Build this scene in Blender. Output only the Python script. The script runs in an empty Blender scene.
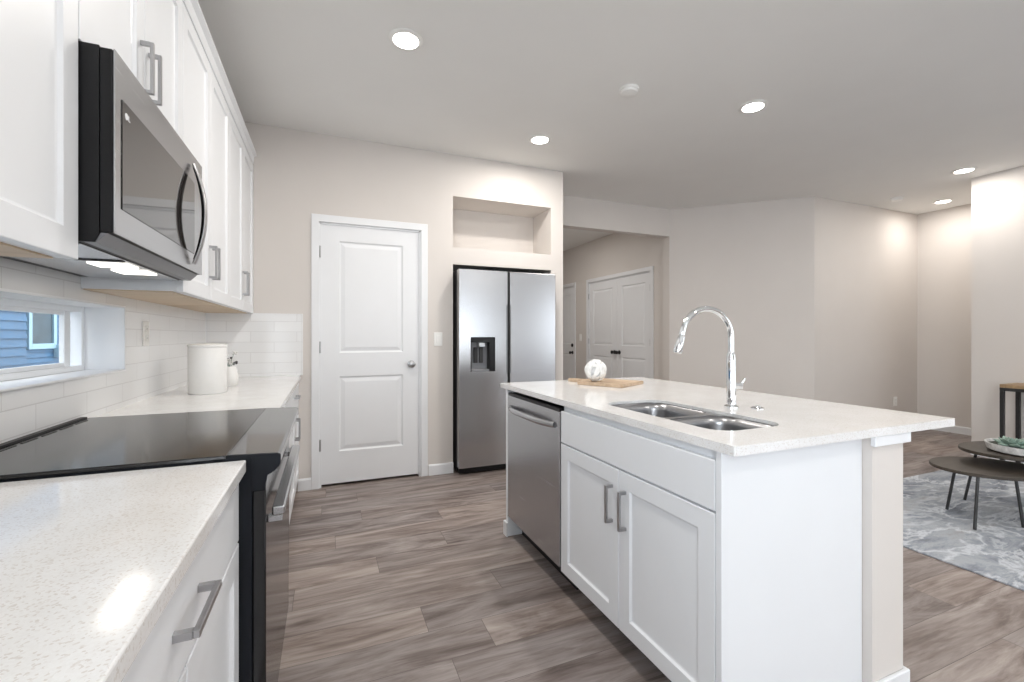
import bpy, bmesh, math, random
from mathutils import Vector, Matrix

# ------------------------------------------------------------------ camera, world, big lights, exposure
sc = bpy.context.scene
C = bpy.context.collection
R = math.radians

cam_d = bpy.data.cameras.new('camera')
cam = bpy.data.objects.new('camera', cam_d)
C.objects.link(cam)
cam.location = (0.0, 0.0, 1.18)
cam.rotation_euler = (R(90), 0, R(-22.46))
cam_d.sensor_width = 36.0
cam_d.lens = 449.2 / 1024 * 36.0
cam_d.shift_y = -5.3 / 1024
cam_d.clip_start = 0.02
sc.camera = cam

world = bpy.data.worlds.new('world')
sc.world = world
world.use_nodes = True
wn = world.node_tree.nodes
wn['Background'].inputs[0].default_value = (0.88, 0.94, 1.0, 1)
wn['Background'].inputs[1].default_value = 2.6

def area_light(name, loc, rot, sx, sy, power, col):
    d = bpy.data.lights.new(name, 'AREA')
    d.shape = 'RECTANGLE'; d.size = sx; d.size_y = sy
    d.energy = power; d.color = col
    o = bpy.data.objects.new(name, d); C.objects.link(o)
    o.location = loc; o.rotation_euler = rot
    return o
# area lamps standing in for daylight at the unseen openings behind the camera
area_light('daylight_patio_door', (2.6, -6.55, 1.15), (R(90), 0, 0), 4.3, 2.1, 8, (0.87, 0.94, 1.0))
area_light('daylight_living_window', (5.915, -2.9, 1.45), (R(90), 0, R(90)), 2.4, 1.6, 9, (0.87, 0.94, 1.0))
area_light('side_fill_light', (-0.805, -1.60, 1.45), (R(90), 0, R(-90)), 1.9, 1.6, 52, (0.87, 0.94, 1.0))  # added fill for the island front, set in an unseen side window

sc.view_settings.view_transform = 'Standard'
sc.view_settings.look = 'None'
sc.view_settings.gamma = 1.0
sc.view_settings.use_curve_mapping = False
sc.view_settings.exposure = 0.60
sc.cycles.use_denoising = True
sc.cycles.diffuse_bounces = 8
sc.cycles.glossy_bounces = 6
sc.cycles.max_bounces = 14
sc.cycles.sample_clamp_indirect = 6.0
sc.cycles.caustics_reflective = False
sc.cycles.caustics_refractive = False

LAMP_W = 10.0

# ------------------------------------------------------------------ materials
def new_mat(name):
    m = bpy.data.materials.new(name); m.use_nodes = True
    nt = m.node_tree
    return m, nt, nt.nodes['Principled BSDF']

def N(nt, t, **k):
    n = nt.nodes.new(t)
    for a, b in k.items(): setattr(n, a, b)
    return n

def ramp(nt, stops):
    r = N(nt, 'ShaderNodeValToRGB')
    e = r.color_ramp.elements
    while len(e) < len(stops): e.new(0.5)
    for i, (p, c) in enumerate(stops):
        e[i].position = p; e[i].color = (*c, 1)
    return r

def simple(name, col, rough=0.5, metal=0.0, spec=0.5, noise=0.0, scale=40.0, bump=0.0, coat=0.0):
    m, nt, b = new_mat(name)
    b.inputs['Roughness'].default_value = rough
    b.inputs['Metallic'].default_value = metal
    b.inputs['Specular IOR Level'].default_value = spec
    b.inputs['Coat Weight'].default_value = coat
    tc = N(nt, 'ShaderNodeTexCoord')
    nz = N(nt, 'ShaderNodeTexNoise'); nz.inputs['Scale'].default_value = scale; nz.inputs['Detail'].default_value = 3
    nt.links.new(tc.outputs['Object'], nz.inputs['Vector'])
    lo = tuple(c * (1 - noise) for c in col); hi = tuple(min(1, c * (1 + noise)) for c in col)
    r = ramp(nt, [(0.3, lo), (0.7, hi)])
    nt.links.new(nz.outputs['Fac'], r.inputs['Fac'])
    nt.links.new(r.outputs['Color'], b.inputs['Base Color'])
    if bump:
        bp = N(nt, 'ShaderNodeBump'); bp.inputs['Strength'].default_value = bump; bp.inputs['Distance'].default_value = 0.002
        nt.links.new(nz.outputs['Fac'], bp.inputs['Height']); nt.links.new(bp.outputs['Normal'], b.inputs['Normal'])
    return m

def emis(name, col, strength):
    m, nt, b = new_mat(name)
    b.inputs['Base Color'].default_value = (*col, 1)
    b.inputs['Emission Color'].default_value = (*col, 1)
    b.inputs['Emission Strength'].default_value = strength
    return m

def brushed(name, col, rough, axis, strength=0.03):
    m, nt, b = new_mat(name)
    b.inputs['Metallic'].default_value = 1.0
    tc = N(nt, 'ShaderNodeTexCoord'); mp = N(nt, 'ShaderNodeMapping')
    s = [400, 400, 400]; s[axis] = 3
    mp.inputs['Scale'].default_value = s
    nz = N(nt, 'ShaderNodeTexNoise'); nz.inputs['Scale'].default_value = 1.0; nz.inputs['Detail'].default_value = 2
    nt.links.new(tc.outputs['Object'], mp.inputs['Vector']); nt.links.new(mp.outputs['Vector'], nz.inputs['Vector'])
    r = ramp(nt, [(0.25, tuple(c * 0.96 for c in col)), (0.75, tuple(min(1, c * 1.03) for c in col))])
    nt.links.new(nz.outputs['Fac'], r.inputs['Fac']); nt.links.new(r.outputs['Color'], b.inputs['Base Color'])
    mr = N(nt, 'ShaderNodeMapRange'); mr.inputs['To Min'].default_value = rough - strength; mr.inputs['To Max'].default_value = rough + strength
    nt.links.new(nz.outputs['Fac'], mr.inputs['Value']); nt.links.new(mr.outputs['Result'], b.inputs['Roughness'])
    return m

def mat_floor():
    m, nt, b = new_mat('vinyl_plank')
    tc = N(nt, 'ShaderNodeTexCoord')
    sep = N(nt, 'ShaderNodeSeparateXYZ'); nt.links.new(tc.outputs['Object'], sep.inputs['Vector'])
    def math_(op, a, bb=0.0):
        n = N(nt, 'ShaderNodeMath', operation=op)
        for i, v in enumerate((a, bb)):
            if isinstance(v, (int, float)): n.inputs[i].default_value = v
            else: nt.links.new(v, n.inputs[i])
        return n.outputs[0]
    PW, PL = 0.178, 1.22
    yr = math_('DIVIDE', sep.outputs['Y'], PW); row = math_('FLOOR', yr)
    wr = N(nt, 'ShaderNodeTexWhiteNoise', noise_dimensions='1D'); nt.links.new(row, wr.inputs['W'])
    xr = math_('ADD', math_('DIVIDE', sep.outputs['X'], PL), wr.outputs['Value']); col = math_('FLOOR', xr)
    cid = N(nt, 'ShaderNodeCombineXYZ'); nt.links.new(row, cid.inputs['X']); nt.links.new(col, cid.inputs['Y'])
    wp = N(nt, 'ShaderNodeTexWhiteNoise', noise_dimensions='2D'); nt.links.new(cid.outputs['Vector'], wp.inputs['Vector'])
    rnd = wp.outputs['Value']
    fy_ = math_('FRACT', yr); fx_ = math_('FRACT', xr)
    ey = math_('MULTIPLY', math_('MINIMUM', fy_, math_('SUBTRACT', 1.0, fy_)), PW)
    ex = math_('MULTIPLY', math_('MINIMUM', fx_, math_('SUBTRACT', 1.0, fx_)), PL)
    seam = math_('LESS_THAN', math_('MINIMUM', ex, ey), 0.0011)
    def grain(sx, sy, off, scale, detail, rough, dist=0.0):
        cb = N(nt, 'ShaderNodeCombineXYZ')
        nt.links.new(math_('ADD', math_('MULTIPLY', sep.outputs['X'], sx), math_('MULTIPLY', rnd, off)), cb.inputs['X'])
        nt.links.new(math_('MULTIPLY', sep.outputs['Y'], sy), cb.inputs['Y'])
        nt.links.new(math_('MULTIPLY', rnd, off * 0.7), cb.inputs['Z'])
        nz = N(nt, 'ShaderNodeTexNoise'); nz.inputs['Scale'].default_value = scale; nz.inputs['Detail'].default_value = detail
        nz.inputs['Roughness'].default_value = rough; nz.inputs['Distortion'].default_value = dist
        nt.links.new(cb.outputs['Vector'], nz.inputs['Vector'])
        return nz.outputs['Fac']
    g1 = grain(1.3, 8.0, 31.0, 1.0, 6.0, 0.62, 1.9)
    g2 = grain(3.5, 50.0, 17.0, 1.0, 4.0, 0.65, 0.9)
    g = math_('ADD', math_('MULTIPLY', g1, 0.72), math_('MULTIPLY', g2, 0.28))
    r = ramp(nt, [(0.30, (0.090, 0.066, 0.058)), (0.42, (0.190, 0.153, 0.138)), (0.52, (0.285, 0.245, 0.228)), (0.66, (0.410, 0.365, 0.342))])
    nt.links.new(g, r.inputs['Fac'])
    mx = N(nt, 'ShaderNodeMix', data_type='RGBA', blend_type='MULTIPLY'); mx.inputs[0].default_value = 1.0
    tint = ramp(nt, [(0.0, (0.78, 0.78, 0.80)), (0.5, (0.98, 0.97, 0.97)), (1.0, (1.16, 1.12, 1.08))])
    nt.links.new(rnd, tint.inputs['Fac'])
    nt.links.new(r.outputs['Color'], mx.inputs[6]); nt.links.new(tint.outputs['Color'], mx.inputs[7])
    mo = N(nt, 'ShaderNodeMix', data_type='RGBA'); nt.links.new(seam, mo.inputs[0])
    nt.links.new(mx.outputs[2], mo.inputs[6]); mo.inputs[7].default_value = (0.13, 0.105, 0.097, 1)
    nt.links.new(mo.outputs[2], b.inputs['Base Color'])
    b.inputs['Roughness'].default_value = 0.42
    b.inputs['Specular IOR Level'].default_value = 0.4
    bp = N(nt, 'ShaderNodeBump'); bp.inputs['Strength'].default_value = 0.12; bp.inputs['Distance'].default_value = 0.002
    nt.links.new(g, bp.inputs['Height']); nt.links.new(bp.outputs['Normal'], b.inputs['Normal'])
    return m

def mat_quartz():
    m, nt, b = new_mat('speckled_quartz')
    tc = N(nt, 'ShaderNodeTexCoord')
    vo = N(nt, 'ShaderNodeTexVoronoi'); vo.inputs['Scale'].default_value = 380.0
    nt.links.new(tc.outputs['Object'], vo.inputs['Vector'])
    sepc = N(nt, 'ShaderNodeSeparateColor'); nt.links.new(vo.outputs['Color'], sepc.inputs['Color'])
    r = ramp(nt, [(0.0, (0.66, 0.63, 0.605)), (0.10, (0.72, 0.70, 0.685)), (0.20, (0.79, 0.79, 0.79)), (1.0, (0.82, 0.825, 0.83))])
    nt.links.new(sepc.outputs[0], r.inputs['Fac'])
    nz = N(nt, 'ShaderNodeTexNoise'); nz.inputs['Scale'].default_value = 9.0; nz.inputs['Detail'].default_value = 4
    nt.links.new(tc.outputs['Object'], nz.inputs['Vector'])
    r2 = ramp(nt, [(0.35, (0.94, 0.935, 0.925)), (0.65, (1, 1, 1))])
    nt.links.new(nz.outputs['Fac'], r2.inputs['Fac'])
    mx = N(nt, 'ShaderNodeMix', data_type='RGBA', blend_type='MULTIPLY'); mx.inputs[0].default_value = 1.0
    nt.links.new(r.outputs['Color'], mx.inputs[6]); nt.links.new(r2.outputs['Color'], mx.inputs[7])
    nt.links.new(mx.outputs[2], b.inputs['Base Color'])
    b.inputs['Roughness'].default_value = 0.10
    b.inputs['Specular IOR Level'].default_value = 0.5
    return m

def mat_tile():
    m, nt, b = new_mat('white_subway_tile')
    tc = N(nt, 'ShaderNodeTexCoord')
    sep = N(nt, 'ShaderNodeSeparateXYZ'); nt.links.new(tc.outputs['Object'], sep.inputs['Vector'])
    ad = N(nt, 'ShaderNodeMath', operation='ADD'); nt.links.new(sep.outputs['X'], ad.inputs[0]); nt.links.new(sep.outputs['Y'], ad.inputs[1])
    cb = N(nt, 'ShaderNodeCombineXYZ'); nt.links.new(ad.outputs[0], cb.inputs['X']); nt.links.new(sep.outputs['Z'], cb.inputs['Y'])
    mp = N(nt, 'ShaderNodeMapping'); mp.inputs['Location'].default_value = (0.1, 0.015, 0)
    nt.links.new(cb.outputs['Vector'], mp.inputs['Vector'])
    br = N(nt, 'ShaderNodeTexBrick'); br.offset = 0.5
    br.inputs['Scale'].default_value = 1.0; br.inputs['Brick Width'].default_value = 0.305; br.inputs['Row Height'].default_value = 0.0765
    br.inputs['Mortar Size'].default_value = 0.0016; br.inputs['Mortar Smooth'].default_value = 0.2
    br.inputs['Color1'].default_value = (0.78, 0.79, 0.80, 1); br.inputs['Color2'].default_value = (0.82, 0.83, 0.84, 1); br.inputs['Mortar'].default_value = (0.66, 0.66, 0.67, 1)
    nt.links.new(mp.outputs['Vector'], br.inputs['Vector'])
    nt.links.new(br.outputs['Color'], b.inputs['Base Color'])
    b.inputs['Roughness'].default_value = 0.14
    bp = N(nt, 'ShaderNodeBump'); bp.invert = True; bp.inputs['Strength'].default_value = 0.4; bp.inputs['Distance'].default_value = 0.0015
    nt.links.new(br.outputs['Fac'], bp.inputs['Height']); nt.links.new(bp.outputs['Normal'], b.inputs['Normal'])
    return m

def mat_wood(name, dark, light, sx, sy, rough=0.5):
    m, nt, b = new_mat(name)
    tc = N(nt, 'ShaderNodeTexCoord'); mp = N(nt, 'ShaderNodeMapping'); mp.inputs['Scale'].default_value = (sx, sy, 8)
    nz = N(nt, 'ShaderNodeTexNoise'); nz.inputs['Scale'].default_value = 1.0; nz.inputs['Detail'].default_value = 6; nz.inputs['Distortion'].default_value = 0.8
    nt.links.new(tc.outputs['Object'], mp.inputs['Vector']); nt.links.new(mp.outputs['Vector'], nz.inputs['Vector'])
    r = ramp(nt, [(0.3, dark), (0.7, light)])
    nt.links.new(nz.outputs['Fac'], r.inputs['Fac']); nt.links.new(r.outputs['Color'], b.inputs['Base Color'])
    b.inputs['Roughness'].default_value = rough
    return m

def mat_rug():
    m, nt, b = new_mat('marbled_rug')
    tc = N(nt, 'ShaderNodeTexCoord')
    mp = N(nt, 'ShaderNodeMapping'); mp.inputs['Rotation'].default_value = (0, 0, R(-52)); mp.inputs['Scale'].default_value = (1.0, 2.6, 1)
    nt.links.new(tc.outputs['Object'], mp.inputs['Vector'])
    n1 = N(nt, 'ShaderNodeTexNoise'); n1.inputs['Scale'].default_value = 2.2; n1.inputs['Detail'].default_value = 10; n1.inputs['Roughness'].default_value = 0.72; n1.inputs['Distortion'].default_value = 0.6
    nt.links.new(mp.outputs['Vector'], n1.inputs['Vector'])
    base = ramp(nt, [(0.36, (0.17, 0.185, 0.215)), (0.46, (0.29, 0.315, 0.355)), (0.56, (0.40, 0.425, 0.46)), (0.68, (0.33, 0.325, 0.33))])
    nt.links.new(n1.outputs['Fac'], base.inputs['Fac'])
    n3 = N(nt, 'ShaderNodeTexNoise'); n3.inputs['Scale'].default_value = 1.9; n3.inputs['Detail'].default_value = 7; n3.inputs['Roughness'].default_value = 0.6; n3.inputs['Distortion'].default_value = 0.4
    mp3 = N(nt, 'ShaderNodeMapping'); mp3.inputs['Location'].default_value = (5, 3, 0); mp3.inputs['Rotation'].default_value = (0, 0, R(-40)); mp3.inputs['Scale'].default_value = (1.0, 2.2, 1)
    nt.links.new(tc.outputs['Object'], mp3.inputs['Vector']); nt.links.new(mp3.outputs['Vector'], n3.inputs['Vector'])
    vein = ramp(nt, [(0.455, (0, 0, 0)), (0.49, (0.75, 0.75, 0.75)), (0.52, (0.1, 0.1, 0.1)), (0.58, (0, 0, 0)), (0.62, (0.5, 0.5, 0.5)), (0.66, (0, 0, 0))])
    nt.links.new(n3.outputs['Fac'], vein.inputs['Fac'])
    r = N(nt, 'ShaderNodeMix', data_type='RGBA'); nt.links.new(vein.outputs['Color'], r.inputs[0]); nt.links.new(base.outputs['Color'], r.inputs[6]); r.inputs[7].default_value = (0.66, 0.69, 0.73, 1)
    n2 = N(nt, 'ShaderNodeTexNoise'); n2.inputs['Scale'].default_value = 260; nt.links.new(tc.outputs['Object'], n2.inputs['Vector'])
    bp = N(nt, 'ShaderNodeBump'); bp.inputs['Strength'].default_value = 0.6; bp.inputs['Distance'].default_value = 0.004
    nt.links.new(n2.outputs['Fac'], bp.inputs['Height']); nt.links.new(bp.outputs['Normal'], b.inputs['Normal'])
    nt.links.new(r.outputs[2], b.inputs['Base Color'])
    b.inputs['Roughness'].default_value = 0.95; b.inputs['Specular IOR Level'].default_value = 0.1
    return m

def mat_glass(name, tint=(1, 1, 1), refl=0.06):
    m = bpy.data.materials.new(name); m.use_nodes = True
    nt = m.node_tree; nt.nodes.clear()
    out = N(nt, 'ShaderNodeOutputMaterial'); t = N(nt, 'ShaderNodeBsdfTransparent'); g = N(nt, 'ShaderNodeBsdfGlossy'); mx = N(nt, 'ShaderNodeMixShader')
    t.inputs[0].default_value = (*tint, 1); g.inputs['Roughness'].default_value = 0.02; mx.inputs[0].default_value = refl
    nt.links.new(t.outputs[0], mx.inputs[1]); nt.links.new(g.outputs[0], mx.inputs[2]); nt.links.new(mx.outputs[0], out.inputs['Surface'])
    return m

M = {}
M['wall'] = simple('warm_wall_paint', (0.660, 0.625, 0.595), 0.85, noise=0.01, scale=3, bump=0.0, spec=0.2)
M['ceiling'] = simple('ceiling_paint', (0.80, 0.80, 0.785), 0.9, noise=0.01, scale=3, spec=0.15)
M['white'] = simple('white_trim_paint', (0.78, 0.795, 0.815), 0.4, noise=0.008, scale=6, spec=0.4)
M['cab'] = simple('white_cabinet_lacquer', (0.78, 0.80, 0.825), 0.33, noise=0.006, scale=6, spec=0.45)
M['floor'] = mat_floor()
M['quartz'] = mat_quartz()
M['tile'] = mat_tile()
M['steel_h'] = brushed('brushed_steel_sideways_grain', (0.52, 0.525, 0.54), 0.24, 0)
M['steel_y'] = brushed('brushed_steel_grain', (0.50, 0.505, 0.52), 0.26, 1)
M['nickel'] = simple('satin_nickel', (0.46, 0.46, 0.47), 0.30, metal=1.0, noise=0.02)
M['chrome'] = simple('polished_chrome', (0.80, 0.81, 0.82), 0.07, metal=1.0, noise=0.01)
M['sinksteel'] = brushed('sink_steel', (0.36, 0.36, 0.37), 0.30, 1, 0.04)
M['black'] = simple('black_enamel', (0.007, 0.007, 0.008), 0.40, noise=0.05, spec=0.3)
M['navyblack'] = simple('range_side_enamel', (0.006, 0.008, 0.012), 0.5, noise=0.05, spec=0.25)
M['blackmetal'] = simple('matte_black_metal', (0.018, 0.018, 0.019), 0.45, noise=0.1)
M['blackglass'] = simple('black_ceramic_glass', (0.012, 0.012, 0.013), 0.13, noise=0.03, spec=0.5)
M['panelglass'] = simple('touch_panel_glass', (0.03, 0.029, 0.028), 0.08, noise=0.03, spec=0.7, coat=0.25)
M['ovenglass'] = simple('dark_mirror_glass', (0.035, 0.032, 0.030), 0.05, noise=0.03, spec=0.8, coat=0.35)
M['grey'] = simple('grey_plastic', (0.22, 0.225, 0.24), 0.35, noise=0.03)
M['darkgap'] = simple('dark_seal', (0.012, 0.012, 0.013), 0.7, noise=0.1)
M['rawwood'] = mat_wood('raw_cabinet_underside', (0.50, 0.38, 0.26), (0.62, 0.49, 0.35), 3, 20)
M['board'] = mat_wood('pale_board_wood', (0.42, 0.30, 0.20), (0.60, 0.46, 0.33), 30, 4, 0.5)
M['tablewood'] = mat_wood('dark_walnut', (0.030, 0.024, 0.018), (0.058, 0.046, 0.034), 6, 24, 0.45)
M['consolewood'] = mat_wood('oak_top', (0.26, 0.17, 0.09), (0.40, 0.27, 0.15), 5, 30, 0.5)
M['rug'] = mat_rug()
M['ceramic'] = simple('white_glazed_ceramic', (0.80, 0.80, 0.79), 0.22, noise=0.01)
M['ballwhite'] = simple('white_woven_strips', (0.80, 0.81, 0.80), 0.55, noise=0.04, scale=30)
M['bowl'] = simple('whitewashed_bowl', (0.62, 0.62, 0.61), 0.6, noise=0.25, scale=30)
M['succ'] = simple('succulent_leaf', (0.23, 0.32, 0.27), 0.55, noise=0.3, scale=25)
M['soil'] = simple('dark_moss', (0.04, 0.05, 0.035), 0.9, noise=0.4, scale=60)
M['plate'] = simple('white_wall_plate', (0.82, 0.82, 0.80), 0.4, noise=0.01)
M['vinyl'] = simple('white_vinyl_frame', (0.82, 0.84, 0.86), 0.35, noise=0.01)
M['glass'] = mat_glass('window_glass')
M['siding'] = simple('blue_lap_siding', (0.020, 0.105, 0.215), 0.6, noise=0.12, scale=5)
M['bluetrim'] = simple('pale_blue_trim', (0.26, 0.42, 0.52), 0.6, noise=0.03)
M['darkpane'] = simple('neighbor_window_pane', (0.035, 0.065, 0.085), 0.5, noise=0.3, scale=4, spec=0.2)
M['grass'] = simple('side_yard_gravel', (0.25, 0.24, 0.20), 0.95, noise=0.4, scale=30)
M['lens'] = emis('downlight_lens', (1.0, 0.95, 0.88), 9.0)
M['hoodlamp'] = emis('cooktop_lamp_lens', (1.0, 0.95, 0.88), 1.8)
M['bud'] = simple('dark_flower_bud', (0.07, 0.065, 0.07), 0.7, noise=0.3)

# ------------------------------------------------------------------ geometry helpers
Z = Vector((0, 0, 1))
class Fr:
    """local frame: a along the width, n outward from the face, z up"""
    def __init__(s, o, w, n):
        s.o = Vector(o); s.w = Vector(w).normalized(); s.n = Vector(n).normalized()
    def __call__(s, a, n, z): return s.o + s.w * a + s.n * n + Z * z
W = Fr((0, 0, 0), (1, 0, 0), (0, 1, 0))        # plain world axes

def nb(): return bmesh.new()

def box(bm, x0, x1, y0, y1, z0, z1, bev=0.0, F=W, seg=1, mi=0):
    b2 = bmesh.new()
    vs = [b2.verts.new(F(x, y, z)) for x in (x0, x1) for y in (y0, y1) for z in (z0, z1)]
    for f in ((0, 1, 3, 2), (4, 6, 7, 5), (0, 4, 5, 1), (2, 3, 7, 6), (0, 2, 6, 4), (1, 5, 7, 3)):
        b2.faces.new([vs[i] for i in f])
    bmesh.ops.recalc_face_normals(b2, faces=b2.faces)
    if bev: bmesh.ops.bevel(b2, geom=list(b2.edges), offset=bev, segments=seg, affect='EDGES', profile=0.5)
    for f in b2.faces: f.material_index = mi
    merge(bm, b2)

def merge(bm, b2, smooth_faces=False):
    for f in b2.faces: f.smooth = smooth_faces
    if smooth_faces:
        for e in b2.edges: e.smooth = not (len(e.link_faces) == 2 and e.calc_face_angle(0) > R(48))
    me = bpy.data.meshes.new('tmp'); b2.to_mesh(me); b2.free(); bm.from_mesh(me); bpy.data.meshes.remove(me)

def prism(bm, pts, z0, z1, F=None, bev=0.0, seg=1):
    """polygon pts (2D) extruded; F maps (p, q, h)->world, default p=x q=y h=z"""
    F = F or (lambda p, q, h: Vector((p, q, h)))
    b2 = bmesh.new()
    lo = [b2.verts.new(F(p, q, z0)) for p, q in pts]; hi = [b2.verts.new(F(p, q, z1)) for p, q in pts]
    n = len(pts)
    b2.faces.new(lo); b2.faces.new(hi)
    for i in range(n): b2.faces.new((lo[i], lo[(i + 1) % n], hi[(i + 1) % n], hi[i]))
    bmesh.ops.recalc_face_normals(b2, faces=b2.faces)
    if bev:
        bmesh.ops.bevel(b2, geom=[e for e in b2.edges if abs(e.verts[0].index - e.verts[1].index) != n or True], offset=bev, segments=seg, affect='EDGES')
    merge(bm, b2)

def lathe(bm, prof, c, seg=40, axis='Z'):
    """prof = [(r, h)], revolve around axis through c"""
    c = Vector(c); b2 = bmesh.new(); rings = []
    def P(r, t, h):
        a, b = r * math.cos(t), r * math.sin(t)
        return c + (Vector((a, b, h)) if axis == 'Z' else Vector((h, a, b)) if axis == 'X' else Vector((a, h, b)))
    for r, h in prof:
        if r < 1e-6: rings.append([b2.verts.new(P(0, 0, h))])
        else: rings.append([b2.verts.new(P(r, 2 * math.pi * k / seg, h)) for k in range(seg)])
    for A, B in zip(rings, rings[1:]):
        for k in range(seg):
            k2 = (k + 1) % seg
            if len(A) == 1 and len(B) == 1: continue
            if len(A) == 1: b2.faces.new((A[0], B[k], B[k2]))
            elif len(B) == 1: b2.faces.new((A[k], A[k2], B[0]))
            else: b2.faces.new((A[k], A[k2], B[k2], B[k]))
    bmesh.ops.recalc_face_normals(b2, faces=b2.faces)
    merge(bm, b2, True)

def tube(bm, pts, rad, seg=14, sx=1.0, up=None):
    """swept tube along pts; rad a number or list"""
    pts = [Vector(p) for p in pts]; n = len(pts)
    rad = [rad] * n if isinstance(rad, (int, float)) else rad
    b2 = bmesh.new(); rings = []
    prev = None
    for i in range(n):
        t = (pts[min(i + 1, n - 1)] - pts[max(i - 1, 0)]).normalized()
        if prev is None:
            ref = Vector(up) if up else (Vector((0, 0, 1)) if abs(t.z) < 0.9 else Vector((0, 1, 0)))
            u = (ref - t * ref.dot(t)).normalized()
        else:
            u = (prev - t * prev.dot(t)).normalized()
        prev = u; v = t.cross(u)
        rings.append([b2.verts.new(pts[i] + (u * math.cos(2 * math.pi * k / seg) * sx + v * math.sin(2 * math.pi * k / seg)) * rad[i]) for k in range(seg)])
    for A, B in zip(rings, rings[1:]):
        for k in range(seg): b2.faces.new((A[k], A[(k + 1) % seg], B[(k + 1) % seg], B[k]))
    b2.faces.new(rings[0]); b2.faces.new(rings[-1])
    bmesh.ops.recalc_face_normals(b2, faces=b2.faces)
    merge(bm, b2, True)

def rrect(x0, x1, y0, y1, r, seg=6):
    pts = []
    for cx, cy, a0 in ((x1 - r, y1 - r, 0), (x0 + r, y1 - r, 90), (x0 + r, y0 + r, 180), (x1 - r, y0 + r, 270)):
        for k in range(seg + 1):
            a = R(a0 + 90 * k / seg); pts.append((cx + r * math.cos(a), cy + r * math.sin(a)))
    return pts

def slab_with_holes(bm, outer, holes, z0, z1):
    b2 = bmesh.new(); edges = []
    for loop in [outer] + holes:
        vs = [b2.verts.new((x, y, z1)) for x, y in loop]
        for i in range(len(vs)): edges.append(b2.edges.new((vs[i], vs[(i + 1) % len(vs)])))
    res = bmesh.ops.triangle_fill(b2, use_beauty=True, use_dissolve=False, edges=edges)
    ret = bmesh.ops.extrude_face_region(b2, geom=list(b2.faces))
    for v in [g for g in ret['geom'] if isinstance(g, bmesh.types.BMVert)]: v.co.z = z0
    bmesh.ops.recalc_face_normals(b2, faces=b2.faces)
    merge(bm, b2)

def root_loc(o):
    while o.parent: o = o.parent
    return o.location.copy()

def obj(name, bm, mat, parent=None, loc=(0, 0, 0), sm=True, kind=None):
    """bm in world coordinates; becomes ONE mesh object whose origin is its thing's base"""
    base = root_loc(parent) if parent else Vector(loc)
    me = bpy.data.meshes.new(name)
    bmesh.ops.translate(bm, verts=bm.verts, vec=-base)
    bm.to_mesh(me); bm.free()
    for m in (mat if isinstance(mat, (list, tuple)) else [mat]): me.materials.append(m)
    o = bpy.data.objects.new(name, me); C.objects.link(o)
    if parent: o.parent = parent
    else: o.location = base
    if kind: o['kind'] = kind
    return o

def tag(o, label, cat, group=None):
    o['label'] = label; o['category'] = cat
    if group: o['group'] = group
    return o

def thing(name, loc, label, cat, group=None):
    o = bpy.data.objects.new(name, None); C.objects.link(o)
    o.location = loc; o.empty_display_size = 0.1
    return tag(o, label, cat, group)

def struct(name, bm, mat, label, cat, parent=None, loc=(0, 0, 0)):
    o = obj(name, bm, mat, parent, loc)
    o['kind'] = 'structure'
    return tag(o, label, cat)

def sroot(name, loc, label, cat):
    o = thing(name, loc, label, cat); o['kind'] = 'structure'; return o

def copy_tree(o, parent=None):
    c = o.copy(); C.objects.link(c)
    c.parent = parent
    for ch in o.children: copy_tree(ch, c)
    return c

def shaker(bm, F, a0, a1, z0, z1, n0, n1, rail=0.060, rec=0.009, bev=0.010):
    b2 = bmesh.new()
    e = 0.0015
    def loop(i, n): return [b2.verts.new(F(a, n, z)) for a, z in ((a0 + i, z0 + i), (a1 - i, z0 + i), (a1 - i, z1 - i), (a0 + i, z1 - i))]
    ls = [loop(0, n0), loop(0, n1 - e), loop(e, n1), loop(rail, n1), loop(rail + bev * 0.5, n1 - rec * 0.85), loop(rail + bev, n1 - rec)]
    b2.faces.new(ls[0]); b2.faces.new(ls[-1])
    for A, B in zip(ls, ls[1:]):
        for k in range(4): b2.faces.new((A[k], A[(k + 1) % 4], B[(k + 1) % 4], B[k]))
    bmesh.ops.recalc_face_normals(b2, faces=b2.faces)
    merge(bm, b2)

def pull(bm, F, a, z, length, n, vertical=True, out=0.032, w=0.011):
    """square bar pull: two posts and a bar"""
    h = length / 2
    if vertical:
        box(bm, a - w / 2, a + w / 2, n + out - 0.009, n + out, z - h, z + h, 0.0012, F)
        for s in (-1, 1):
            zc = z + s * (h - w / 2)
            box(bm, a - w / 2, a + w / 2, n, n + out - 0.0088, zc - w / 2, zc + w / 2, 0, F)
    else:
        box(bm, a - h, a + h, n + out - 0.009, n + out, z - w / 2, z + w / 2, 0.0012, F)
        for s in (-1, 1):
            ac = a + s * (h - w / 2)
            box(bm, ac - w / 2, ac + w / 2, n, n + out - 0.0088, z - w / 2, z + w / 2, 0, F)

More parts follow.
